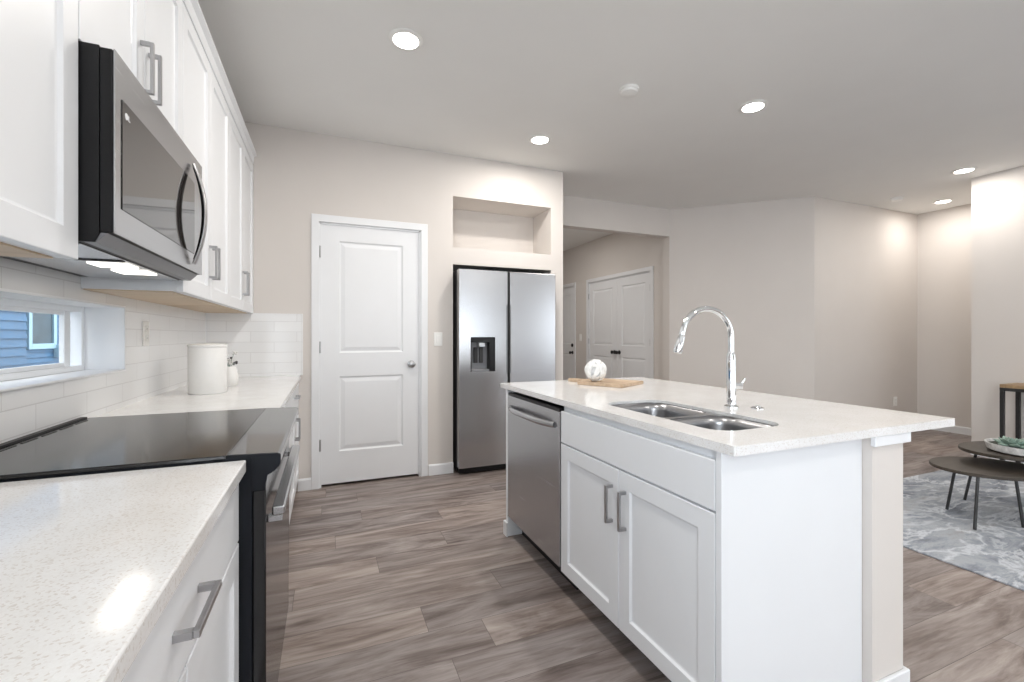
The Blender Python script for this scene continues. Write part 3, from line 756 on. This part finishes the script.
for k in range(12):
    a = rnd.uniform(0, 6.28); r = rnd.uniform(0.0, 0.05); zt = rnd.uniform(0.135, 0.205)
    p0 = vs.location + Vector((0, 0, 0.102)); p1 = vs.location + Vector((r * math.cos(a), r * math.sin(a), zt))
    tube(bms, [p0, p0.lerp(p1, 0.5) + Vector((0, 0, 0.01)), p1], 0.0013, 6)
    bb = bmb if k % 4 else bmd
    for j in range(6):
        q = p1 + Vector((rnd.uniform(-1, 1), rnd.uniform(-1, 1), rnd.uniform(-1, 1))) * 0.009
        lathe(bb, [(0, -0.006), (0.006, -0.002), (0.007, 0.002), (0, 0.006)], q, 8)
obj('stem', bms, M['succ'], vs); obj('blossom', bmb, M['ceramic'], vs); obj('dark_bud', bmd, M['bud'], vs)

# ------------------------------------------------------------------ refrigerator
fx0, fx1, fy = 1.030, 1.942, 3.650
rf = thing('refrigerator', ((fx0 + fx1) / 2, fy, 0), 'stainless side-by-side refrigerator in the alcove', 'refrigerator')
bm = nb(); box(bm, fx0, fx1, fy + 0.075, 4.44, 0.03, 1.742, 0.004); obj('cabinet', bm, M['blackmetal'], rf)
bm = nb(); box(bm, fx0 + 0.01, fx1 - 0.01, fy + 0.03, fy + 0.074, 0.012, 0.058, 0.002); box(bm, fx0 + 0.03, fx1 - 0.03, fy + 0.08, 4.40, 0.0, 0.0295); obj('kick_grille', bm, M['black'], rf)
xs = 1.478
dx0, dx1, dz0, dz1 = 1.130, 1.352, 0.872, 1.168     # dispenser opening
def front_door(bm, x0, x1, z0, z1, hole=None):
    yb = fy + 0.072
    if not hole:
        box(bm, x0, x1, fy, yb, z0, z1, 0.006, seg=3); return
    hx0, hx1, hz0, hz1 = hole
    b2 = bmesh.new(); edges = []
    for loop in ([(x0, z0), (x1, z0), (x1, z1), (x0, z1)], [(hx0, hz0), (hx1, hz0), (hx1, hz1), (hx0, hz1)]):
        v = [b2.verts.new((x, fy, z)) for x, z in loop]
        for i in range(4): edges.append(b2.edges.new((v[i], v[(i + 1) % 4])))
    bmesh.ops.triangle_fill(b2, use_beauty=True, edges=edges)
    ret = bmesh.ops.extrude_face_region(b2, geom=list(b2.faces))
    for v in [g for g in ret['geom'] if isinstance(g, bmesh.types.BMVert)]: v.co.y = yb
    bmesh.ops.recalc_face_normals(b2, faces=b2.faces); merge(bm, b2)
bm = nb(); front_door(bm, fx0, xs - 0.012, 0.062, 1.742, (dx0, dx1, dz0, dz1)); ld_ = obj('freezer_door', bm, M['steel_h'], rf)
bm = nb(); front_door(bm, xs + 0.012, fx1, 0.062, 1.742); rd_ = obj('fridge_door', bm, M['steel_h'], rf)
bm = nb(); box(bm, xs - 0.0118, xs + 0.0118, fy + 0.016, fy + 0.074, 0.062, 1.742); obj('handle_channel', bm, M['darkgap'], rf)
for x0, x1, pd in ((xs - 0.022, xs - 0.0125, ld_), (xs + 0.0125, xs + 0.022, rd_)):
    bm = nb(); box(bm, x0, x1, fy - 0.004, fy - 0.0005, 0.85, 1.45, 0.001); obj('handle', bm, M['grey'], pd)
ds = nb(); e = 0.0005; yd = fy + 0.070
box(ds, dx0 + e, dx1 - e, yd - 0.004, yd, dz0 + e, dz1 - e)                       # back of recess
box(ds, dx0 + e, dx0 + 0.006, fy - 0.002, yd - 0.004, dz0 + e, dz1 - e)
box(ds, dx1 - 0.055, dx1 - e, fy - 0.002, yd - 0.004, dz0 + e, dz1 - e)
box(ds, dx0 + 0.006, dx1 - 0.055, fy - 0.002, yd - 0.004, dz1 - 0.045, dz1 - e)
dsp = obj('dispenser', ds, M['black'], ld_)
bm = nb(); box(bm, dx0 + 0.0065, dx1 - 0.056, yd - 0.010, yd - 0.0042, dz0 + 0.020, dz1 - 0.046); box(bm, dx0 + 0.0065, dx1 - 0.056, fy - 0.001, yd - 0.0102, dz0 + 0.001, dz0 + 0.020, 0.001); obj('recess_panel', bm, M['grey'], ld_)
bm = nb(); box(bm, 1.205, 1.262, fy + 0.004, yd - 0.012, dz1 - 0.085, dz1 - 0.046, 0.004); obj('nozzle', bm, M['nickel'], ld_)
for x in (1.172, 1.222):
    bm = nb(); box(bm, x, x + 0.034, yd - 0.028, yd - 0.0105, 0.945, 1.080, 0.003); obj('paddle', bm, M['blackmetal'], ld_)

# ------------------------------------------------------------------ wall plates
def plate(name, F, a, z, label, w=0.072, h=0.115, rocker=True):
    o = thing(name, F(a, 0, z - h / 2), label, 'switch' if rocker else 'outlet')
    bm = nb(); box(bm, a - w / 2, a + w / 2, 0.0003, 0.006, z - h / 2, z + h / 2, 0.002, F); obj('cover_plate', bm, M['plate'], o)
    if rocker:
        bm = nb(); box(bm, a - 0.017, a + 0.017, 0.0062, 0.010, z - 0.033, z + 0.033, 0.001, F); obj('rocker', bm, M['plate'], o)
    else:
        for s in (-1, 1):
            bm = nb(); box(bm, a - 0.016, a + 0.016, 0.0062, 0.0085, z + s * 0.022 - 0.014, z + s * 0.022 + 0.014, 0.003, F); obj('socket', bm, M['plate'], o)
            for q in (-0.006, 0.006):
                bm = nb(); box(bm, a + q - 0.001, a + q + 0.001, 0.0086, 0.0089, z + s * 0.022 - 0.004, z + s * 0.022 + 0.005, 0, F); obj('slot', bm, M['darkgap'], o)
plate('light_switch', FP, 0.880, 1.150, 'white light switch on the beige wall right of the pantry door')
plate('wall_outlet', Fr((0, 3.36, 0), (1, 0, 0), (0, -1, 0)), 6.57, 0.36, 'white outlet low on the far beige wall', rocker=False)
plate('wall_outlet', Fr((XL + 0.010, 0, 0), (0, 1, 0), (1, 0, 0)), 2.62, 1.19, 'white outlet on the tile right of the kitchen window', rocker=False)
plate('light_switch', FH, 6.70, 1.15, 'white switch on the hallway wall left of the closet doors')

# ------------------------------------------------------------------ island
IX0, IX1, IY0, IY1 = 0.979, 2.026, 0.8556, 2.557
BX = 1.005                     # cabinet box front, doors stand in front of it
FI = Fr((BX, 0, 0), (0, 1, 0), (-1, 0, 0))
SX0, SX1, SY0, SY1 = 1.088, 1.385, 1.000, 1.632
bm = nb(); slab_with_holes(bm, rrect(IX0, IX1, IY0, IY1, 0.006, 3), [rrect(SX0, SX1, SY0, SY1, 0.075, 8)], ZI - 0.026, ZI)
o = obj('countertop', bm, M['quartz'], loc=(1.5, 1.7, ZI - 0.026)); tag(o, 'white quartz island countertop with sink cut-out', 'countertop')
bm = nb(); box(bm, 1.592, 1.757, 0.876, 2.470, 0, ZI - 0.0265 - 0.0005); struct('wall_island', bm, M['wall'], 'beige half wall at the back of the island', 'wall')
bm = nb()
pr = [(0, 0), (0.014, 0), (0.014, 0.078), (0.006, 0.090), (0, 0.090)]
prism(bm, [(1.5915, 0.8755), (1.578, 0.8755), (1.578, 0.862), (1.771, 0.862), (1.771, 2.470), (1.7575, 2.470), (1.7575, 0.8755)], 0, 0.086, bev=0.003)
struct('baseboard_island', bm, M['white'], 'white baseboard wrapping the foot of the island half wall', 'baseboard')
bm = nb()
prism(bm, [(1.5915, 0.8755), (1.582, 0.8755), (1.582, 0.860), (1.771, 0.860), (1.771, 2.470), (1.7575, 2.470), (1.7575, 0.8755)], ZI - 0.060, ZI - 0.0265, bev=0.002)
struct('trim_4', bm, M['white'], 'white trim block under the island countertop overhang', 'trim')

sb = thing('sink_base_cabinet', (1.3, 1.38, 0), 'white island cabinet with two doors under the sink', 'cabinet')
sy0, sy1 = 0.924, 1.806
bm = nb()
fd = -0.585                    # depth of the carcass behind the front
box(bm, sy0, sy1, fd, fd + 0.015, 0.105, 0.8655, 0, FI); box(bm, sy0, sy0 + 0.018, fd + 0.015, 0, 0.105, 0.8655, 0, FI); box(bm, sy1 - 0.018, sy1, fd + 0.015, 0, 0.105, 0.8655, 0, FI)
box(bm, sy0 + 0.018, sy1 - 0.018, fd + 0.015, 0, 0.105, 0.123, 0, FI); box(bm, sy0 + 0.018, sy1 - 0.018, -0.018, 0, 0.123, 0.8655, 0, FI)
obj('body', bm, M['cab'], sb)
bm = nb(); box(bm, 0.9035, 0.9235, fd, 0.020, 0.0, 0.8655, 0.001, FI); obj('end_panel', bm, M['cab'], sb)
bm = nb(); box(bm, sy0, sy1, -0.095, -0.080, 0.0, 0.1045, 0, FI); obj('toe_kick', bm, M['darkgap'], sb)
bm = nb(); box(bm, sy0 + 0.003, sy1 - 0.004, 0.0005, 0.0195, 0.697, 0.838, 0.002, FI); obj('false_drawer', bm, M['cab'], sb, sm=False)
mid = 1.366
for a0, a1, ha in ((sy0 + 0.003, mid - 0.002, mid - 0.040), (mid + 0.002, sy1 - 0.004, mid + 0.040)):
    bm = nb(); shaker(bm, FI, a0, a1, 0.110, 0.690, 0.0005, 0.0195); dd = obj('door', bm, M['cab'], sb, sm=False)
    bm = nb(); pull(bm, FI, ha, 0.556, 0.140, 0.0195); obj('handle', bm, M['nickel'], dd)

dw = thing('dishwasher', (1.3, 2.13, 0), 'stainless dishwasher at the far end of the island', 'dishwasher')
wy0, wy1 = 1.812, 2.446
bm = nb(); box(bm, wy0, wy1, -0.58, -0.002, 0.105, 0.845, 0.002, FI); obj('tub', bm, M['black'], dw)
bm = nb(); box(bm, wy0 + 0.002, wy1 - 0.002, -0.0015, 0.022, 0.120, 0.832, 0.004, FI, 2); dd = obj('door', bm, M['steel_y'], dw)
bm = nb(); box(bm, wy0 + 0.002, wy1 - 0.002, -0.0015, 0.019, 0.8325, 0.848, 0.001, FI); obj('control_strip', bm, M['black'], dw)
bm = nb(); n = 20
pts = [FI(wy0 + 0.045 + (wy1 - wy0 - 0.09) * k / n, 0.024 + 0.034 * (1 - (2 * k / n - 1) ** 4) , 0.765) for k in range(n + 1)]
tube(bm, pts, 0.010, 12, 1.5, up=(0, 0, 1)); obj('handle', bm, M['steel_y'], dd)
bm = nb(); box(bm, wy0, wy1, -0.095, -0.070, 0.0, 0.104, 0, FI); obj('toe_kick', bm, M['black'], dw)
ep = thing('end_panel', (1.3, 2.465, 0), 'white panel closing the far end of the island beside the dishwasher', 'panel')
bm = nb(); box(bm, 2.450, 2.476, -0.585, 0.020, 0.0, 0.8655, 0.001, FI); obj('panel', bm, M['cab'], ep)
bm = nb(); box(bm, 2.4765, 2.490, -0.585, 0.032, 0.0, 0.085, 0.003, FI); box(bm, 2.440, 2.4765, 0.0205, 0.032, 0.0, 0.085, 0.003, FI); obj('base_shoe', bm, M['white'], ep)

# sink
sk = thing('sink', (1.236, 1.316, 0.68), 'stainless double bowl sink set under the island counter', 'sink')
def bowl(y0, y1, ztop, dep):
    bm = nb(); b2 = bmesh.new(); ls = []
    x0, x1 = SX0 + 0.007, SX1 - 0.007
    for ins, z, r in ((0, ztop, 0.075), (0.003, ztop - 0.03, 0.075), (0.008, ztop - dep + 0.04, 0.075), (0.016, ztop - dep + 0.014, 0.070), (0.036, ztop - dep, 0.055), (0.08, ztop - dep - 0.003, 0.02)):
        ls.append([b2.verts.new((x, y, z)) for x, y in rrect(x0 + ins, x1 - ins, y0 + ins, y1 - ins, r, 8)])
    n = len(ls[0])
    for A, B in zip(ls, ls[1:]):
        for k in range(n): b2.faces.new((A[k], A[(k + 1) % n], B[(k + 1) % n], B[k]))
    b2.faces.new(ls[-1])
    bmesh.ops.recalc_face_normals(b2, faces=b2.faces)
    if b2.faces[-1:] and ls[-1][0].link_faces[0].normal.z < 0: bmesh.ops.reverse_faces(b2, faces=b2.faces)
    merge(bm, b2, True)
    o = obj('bowl', bm, M['sinksteel'], sk)
    sd = o.modifiers.new('thickness', 'SOLIDIFY'); sd.thickness = 0.0015; sd.offset = -1
    bm = nb(); lathe(bm, [(0, 0.001), (0.020, 0.001), (0.024, 0.003), (0.040, 0.0035), (0.043, 0.0005), (0, -0.0006)], ((x0 + x1) / 2, (y0 + y1) / 2, ztop - dep - 0.0035 + 0.001), 28)
    obj('drain', bm, M['chrome'], o)
ZT = ZI - 0.010
ydv = 1.285
bowl(SY0 + 0.007, ydv - 0.010, ZT - 0.003, 0.20); bowl(ydv + 0.010, SY1 - 0.007, ZT - 0.003, 0.20)
bm = nb()
slab_with_holes(bm, rrect(SX0 + 0.0005, SX1 - 0.0005, SY0 + 0.0005, SY1 - 0.0005, 0.0745, 8),
    [rrect(SX0 + 0.007, SX1 - 0.007, SY0 + 0.007, ydv - 0.010, 0.075, 8), rrect(SX0 + 0.007, SX1 - 0.007, ydv + 0.010, SY1 - 0.007, 0.075, 8)], ZT - 0.0055, ZT - 0.0003)
obj('rim', bm, M['sinksteel'], sk)

# faucet
fb = Vector((1.502, 1.330, ZI))
fc = thing('faucet', fb, 'chrome pull-down faucet with high arc behind the island sink', 'faucet')
bm = nb(); lathe(bm, [(0, 0), (0.027, 0), (0.027, 0.006), (0.0185, 0.012), (0.0175, 0.205), (0.0135, 0.222), (0, 0.222)], fb, 28); obj('body', bm, M['chrome'], fc)
dirv = Vector((-0.993, 0.12, 0)).normalized()
rad = 0.115
pts = [fb + Z * 0.215, fb + Z * 0.25, fb + Z * 0.279]
for k in range(1, 21):
    a = math.pi * 0.94 * k / 20
    pts.append(fb + Z * (0.279 + rad * math.sin(a)) + dirv * (rad * (1 - math.cos(a))))
end = pts[-1]; tan = (pts[-1] - pts[-2]).normalized()
pts.append(end + tan * 0.012)
bm = nb(); tube(bm, pts, 0.0120, 16); obj('spout', bm, M['chrome'], fc)
bm = nb(); tube(bm, [end + tan * 0.010, end + tan * 0.018, end + tan * 0.05, end + tan * 0.078, end + tan * 0.082], [0.0125, 0.0150, 0.0155, 0.0165, 0.0150], 18); obj('spray_head', bm, M['chrome'], fc)
bm = nb(); hd = Vector((0.80, -0.60, 0)).normalized(); hb = fb + Z * 0.088
tube(bm, [hb + hd * 0.012, hb + hd * 0.040], 0.0135, 16); tube(bm, [hb + hd * 0.034, hb + hd * 0.040 + Z * 0.012, hb + hd * 0.050 + Z * 0.028], [0.006, 0.0055, 0.005], 10); obj('handle', bm, M['chrome'], fc)
bt = thing('counter_button', (1.577, 1.272, ZI), 'small round chrome air switch button beside the faucet', 'button')
bm = nb(); lathe(bm, [(0, 0), (0.024, 0), (0.024, 0.003), (0.020, 0.006), (0, 0.006)], bt.location, 24); obj('base_ring', bm, M['chrome'], bt)
bm = nb(); lathe(bm, [(0, 0.0061), (0.013, 0.0061), (0.012, 0.010), (0, 0.0105)], bt.location, 20); obj('push_button', bm, M['chrome'], bt)

# cutting board and decorative ball
bc = Vector((1.565, 2.235, ZI)); u = Vector((0.26, 0.14, 0)).normalized(); v = Vector((-u.y, u.x, 0))
out = [(-0.145, -0.135), (0.145, -0.135), (0.145, 0.150), (0.05, 0.175), (0.026, 0.20), (0.024, 0.29), (0.0, 0.30), (-0.024, 0.29), (-0.026, 0.20), (-0.05, 0.175), (-0.145, 0.150)]
bm = nb(); prism(bm, out, 0, 0.018, F=lambda p, q, hh: bc + u * p + v * q + Z * hh, bev=0.003, seg=2)
o = obj('cutting_board', bm, M['board'], loc=bc); tag(o, 'pale wooden paddle board lying on the island counter', 'cutting board')
bp_ = Vector((1.470, 2.262, ZI + 0.018)); rb = 0.066
bl = thing('decorative_ball', bp_, 'white woven decorative ball sitting on the wooden board', 'ornament')
cc = bp_ + Z * rb
bm = nb(); bmesh.ops.create_uvsphere(bm, u_segments=28, v_segments=18, radius=rb - 0.011, matrix=Matrix.Translation(cc))
for f in bm.faces: f.smooth = True
obj('core', bm, simple('inner_core', (0.62, 0.63, 0.64), 0.7, noise=0.1), bl)
bm = nb(); rnd = random.Random(11)
for k in range(15):
    ax = Vector((rnd.gauss(0, 1), rnd.gauss(0, 1), rnd.gauss(0, 1))).normalized()
    p = ax.orthogonal().normalized(); q = ax.cross(p)
    rr = rb - 0.0045 - 0.0035 * (k % 3) * 0.5
    b2 = bmesh.new(); rings = []
    wd, th = 0.009, 0.0022
    for i in range(48):
        a = 2 * math.pi * i / 48; dr = p * math.cos(a) + q * math.sin(a)
        wob = 0.0016 * math.sin(a * 5 + k)
        rings.append([b2.verts.new(cc + dr * (rr + wob + s) + ax * w_) for s, w_ in ((-th, -wd), (th, -wd), (th, wd), (-th, wd))])
    for i in range(48):
        A, B = rings[i], rings[(i + 1) % 48]
        for j in range(4): b2.faces.new((A[j], A[(j + 1) % 4], B[(j + 1) % 4], B[j]))
    bmesh.ops.recalc_face_normals(b2, faces=b2.faces); merge(bm, b2, True)
obj('woven_strips', bm, M['ballwhite'], bl)

# ------------------------------------------------------------------ living area
bm = nb(); box(bm, 2.975, 5.42, -1.10, 2.185, 0.0002, 0.011, 0.003)
o = obj('area_rug', bm, M['rug'], loc=(4.2, 0.5, 0)); tag(o, 'grey and blue marbled area rug under the coffee tables', 'rug')

RT = 0.011
def coffee(name, c, a, b, ztop, feet, label):
    t = thing(name, (c[0], c[1], RT), label, 'coffee table', 'nesting coffee tables on the rug')
    uu = Vector((0.924, -0.382, 0)); vv = Vector((0.382, 0.924, 0)); cv = Vector((c[0], c[1], 0))
    pts = []
    for k in range(56):
        th = 2 * math.pi * k / 56; p = cv + uu * (a * math.cos(th)) + vv * (b * math.sin(th)); pts.append((p.x, p.y))
    bm = nb(); prism(bm, pts, ztop - 0.020, ztop, bev=0.003); obj('tabletop', bm, M['tablewood'], t)
    for fx, fy_ in feet:
        f = Vector((fx, fy_, RT + 0.0035)); tp = cv + (Vector((fx, fy_, 0)) - cv) * 0.78; tp.z = ztop - 0.020
        bm = nb(); tube(bm, [f, tp], 0.0085, 10); obj('leg', bm, M['blackmetal'], t)
    return t
coffee('coffee_table', (3.95, 1.505), 0.310, 0.245, 0.336, [(3.849, 1.671), (3.600, 1.432), (3.915, 1.335), (4.13, 1.36)], 'lower oval walnut coffee table in front, beneath the other')
coffee('coffee_table', (4.26, 1.435), 0.370, 0.270, 0.425, [(4.19, 1.72), (4.55, 1.50), (4.07, 1.215), (4.41, 1.22)], 'taller oval walnut coffee table carrying the succulent bowl')

bw = Vector((4.175, 1.395, 0.425))
bo = thing('planter_bowl', bw, 'shallow whitewashed bowl on the taller coffee table', 'bowl')
bm = nb(); lathe(bm, [(0, 0), (0.172, 0), (0.192, 0.010), (0.203, 0.052), (0.195, 0.052), (0.184, 0.020), (0.165, 0.012), (0, 0.012)], bw, 48); obj('body', bm, M['bowl'], bo)
bm = nb(); lathe(bm, [(0, 0.0125), (0.16, 0.0125), (0.182, 0.022), (0.188, 0.036), (0.1, 0.042), (0, 0.042)], bw, 40); obj('moss', bm, M['soil'], bo)
def rosette(c, r, seed, label):
    rn = random.Random(seed); bm = nb()
    for ringi, (cnt, el, ln) in enumerate(((9, 12, 1.0), (8, 34, 0.85), (6, 56, 0.62), (4, 76, 0.42))):
        for k in range(cnt):
            az = 2 * math.pi * (k + 0.5 * (ringi % 2)) / cnt + rn.uniform(-0.12, 0.12); e_ = R(el + rn.uniform(-7, 7)); L = r * ln
            dv = Vector((math.cos(az) * math.cos(e_), math.sin(az) * math.cos(e_), math.sin(e_)))
            side = Vector((-math.sin(az), math.cos(az), 0)); nr = dv.cross(side)
            b2 = bmesh.new(); rings = []
            for s, wd in ((0.0, 0.10), (0.25, 0.20), (0.55, 0.29), (0.78, 0.24), (0.92, 0.12), (1.0, 0.015)):
                p = c + dv * (L * s) + Z * (0.12 * L * s * s)
                rings.append([b2.verts.new(p + side * (math.cos(t_) * wd * L) + nr * (math.sin(t_) * wd * L * 0.38)) for t_ in [2 * math.pi * q / 8 for q in range(8)]])
            for A, B in zip(rings, rings[1:]):
                for q in range(8): b2.faces.new((A[q], A[(q + 1) % 8], B[(q + 1) % 8], B[q]))
            b2.faces.new(rings[0]); b2.faces.new(rings[-1])
            bmesh.ops.recalc_face_normals(b2, faces=b2.faces); merge(bm, b2, True)
    o = obj('succulent', bm, M['succ'], loc=c); tag(o, label, 'plant', 'succulents in the bowl')
rosette(bw + Vector((-0.085, 0.045, 0.040)), 0.095, 1, 'large green succulent rosette at the left of the bowl')
rosette(bw + Vector((0.07, -0.055, 0.038)), 0.085, 2, 'green succulent rosette at the right of the bowl, cut by the photo edge')
rosette(bw + Vector((-0.035, -0.085, 0.036)), 0.050, 3, 'smallest succulent rosette at the front rim of the bowl')

# console table on the right wall
ct = thing('console_table', (5.75, 1.5, 0), 'tall console table with wood top and black metal frame', 'table')
cx0, cx1, cy0, cy1, cz = 5.585, 5.900, 0.95, 2.055, 0.745
bm = nb(); box(bm, cx0, cx1, cy0, cy1, cz - 0.030, cz, 0.002); obj('tabletop', bm, M['consolewood'], ct)
bm = nb(); q = 0.028
for yy in (cy0, cy1 - q): box(bm, cx0 + q, cx1 - q, yy, yy + q, cz - 0.030 - q, cz - 0.0305)
for xx in (cx0, cx1 - q): box(bm, xx, xx + q, cy0, cy1, cz - 0.030 - q, cz - 0.0305)
obj('apron_frame', bm, M['blackmetal'], ct)
for xx in (cx0, cx1 - q):
    for yy in (cy0, cy1 - q):
        bm = nb(); box(bm, xx, xx + q, yy, yy + q, 0.0, cz - 0.030 - q - 0.0005, 0.001); obj('leg', bm, M['blackmetal'], ct)

# ------------------------------------------------------------------ ceiling fixtures
def downlight(x, y, label, power=LAMP_W):
    d = thing('downlight', (x, y, H), label, 'ceiling light', 'recessed ceiling lights')
    bm = nb(); lathe(bm, [(0.066, -0.0005), (0.088, -0.0005), (0.090, -0.003), (0.084, -0.008), (0.070, -0.011), (0.066, -0.010)], d.location, 40); obj('trim_ring', bm, M['plate'], d)
    bm = nb(); lathe(bm, [(0, -0.0005), (0.0655, -0.0005), (0.0655, -0.011), (0.05, -0.0135), (0, -0.015)], d.location, 36); obj('lens', bm, M['lens'], d)
    l = bpy.data.lights.new('downlight_lamp', 'AREA'); l.shape = 'DISK'; l.size = 0.12; l.energy = power; l.color = (1.0, 0.95, 0.89)
    lo = bpy.data.objects.new('downlight_lamp', l); C.objects.link(lo); lo.parent = d; lo.location = (0, 0, -0.018)
downlight(0.388, 2.401, 'recessed ceiling light nearest the white upper cabinets, left of the others')
downlight(1.569, 3.215, 'recessed ceiling light in front of the display niche')
downlight(2.684, 2.199, 'recessed ceiling light above the middle, right of the white detector disc')
downlight(5.56, 2.288, 'recessed ceiling light close to the right wall edge', 6.0)
downlight(6.615, 2.908, 'recessed ceiling light inside the far right passage', 4.5)
downlight(2.75, 5.9, 'unseen recessed ceiling light in the hallway beyond the fridge')  # out of view, added for the warm light in the hall
downlight(0.42, 1.00, 'added unseen recessed light over the near kitchen floor', 5.5)  # out of frame, added to lift the island front
downlight(1.75, -0.6, 'added unseen recessed light near the camera end of the island')  # unseen lamp added to even out the room light
downlight(4.3, 0.2, 'added unseen recessed light over the area rug')  # extra lamp out of view, added for more uniform light
downlight(3.3, -2.4, 'added unseen recessed light in the room behind the camera')  # added behind the camera as overall fill
def detector(x, y, label, r):
    d = thing('smoke_detector', (x, y, H), label, 'smoke detector', 'ceiling detectors')
    bm = nb(); lathe(bm, [(0, -0.0005), (r, -0.0005), (r, -0.010), (r * 0.96, -0.014), (0, -0.014)], d.location, 36); obj('base', bm, M['plate'], d)
    bm = nb(); lathe(bm, [(0, -0.0145), (r * 0.86, -0.0145), (r * 0.80, -0.028), (r * 0.5, -0.034), (0, -0.035)], d.location, 36); obj('cover', bm, M['plate'], d)
detector(1.773, 2.348, 'white round detector in the middle of the ceiling', 0.062)
detector(5.988, 3.044, 'white round detector at the entrance of the far right passage', 0.062)
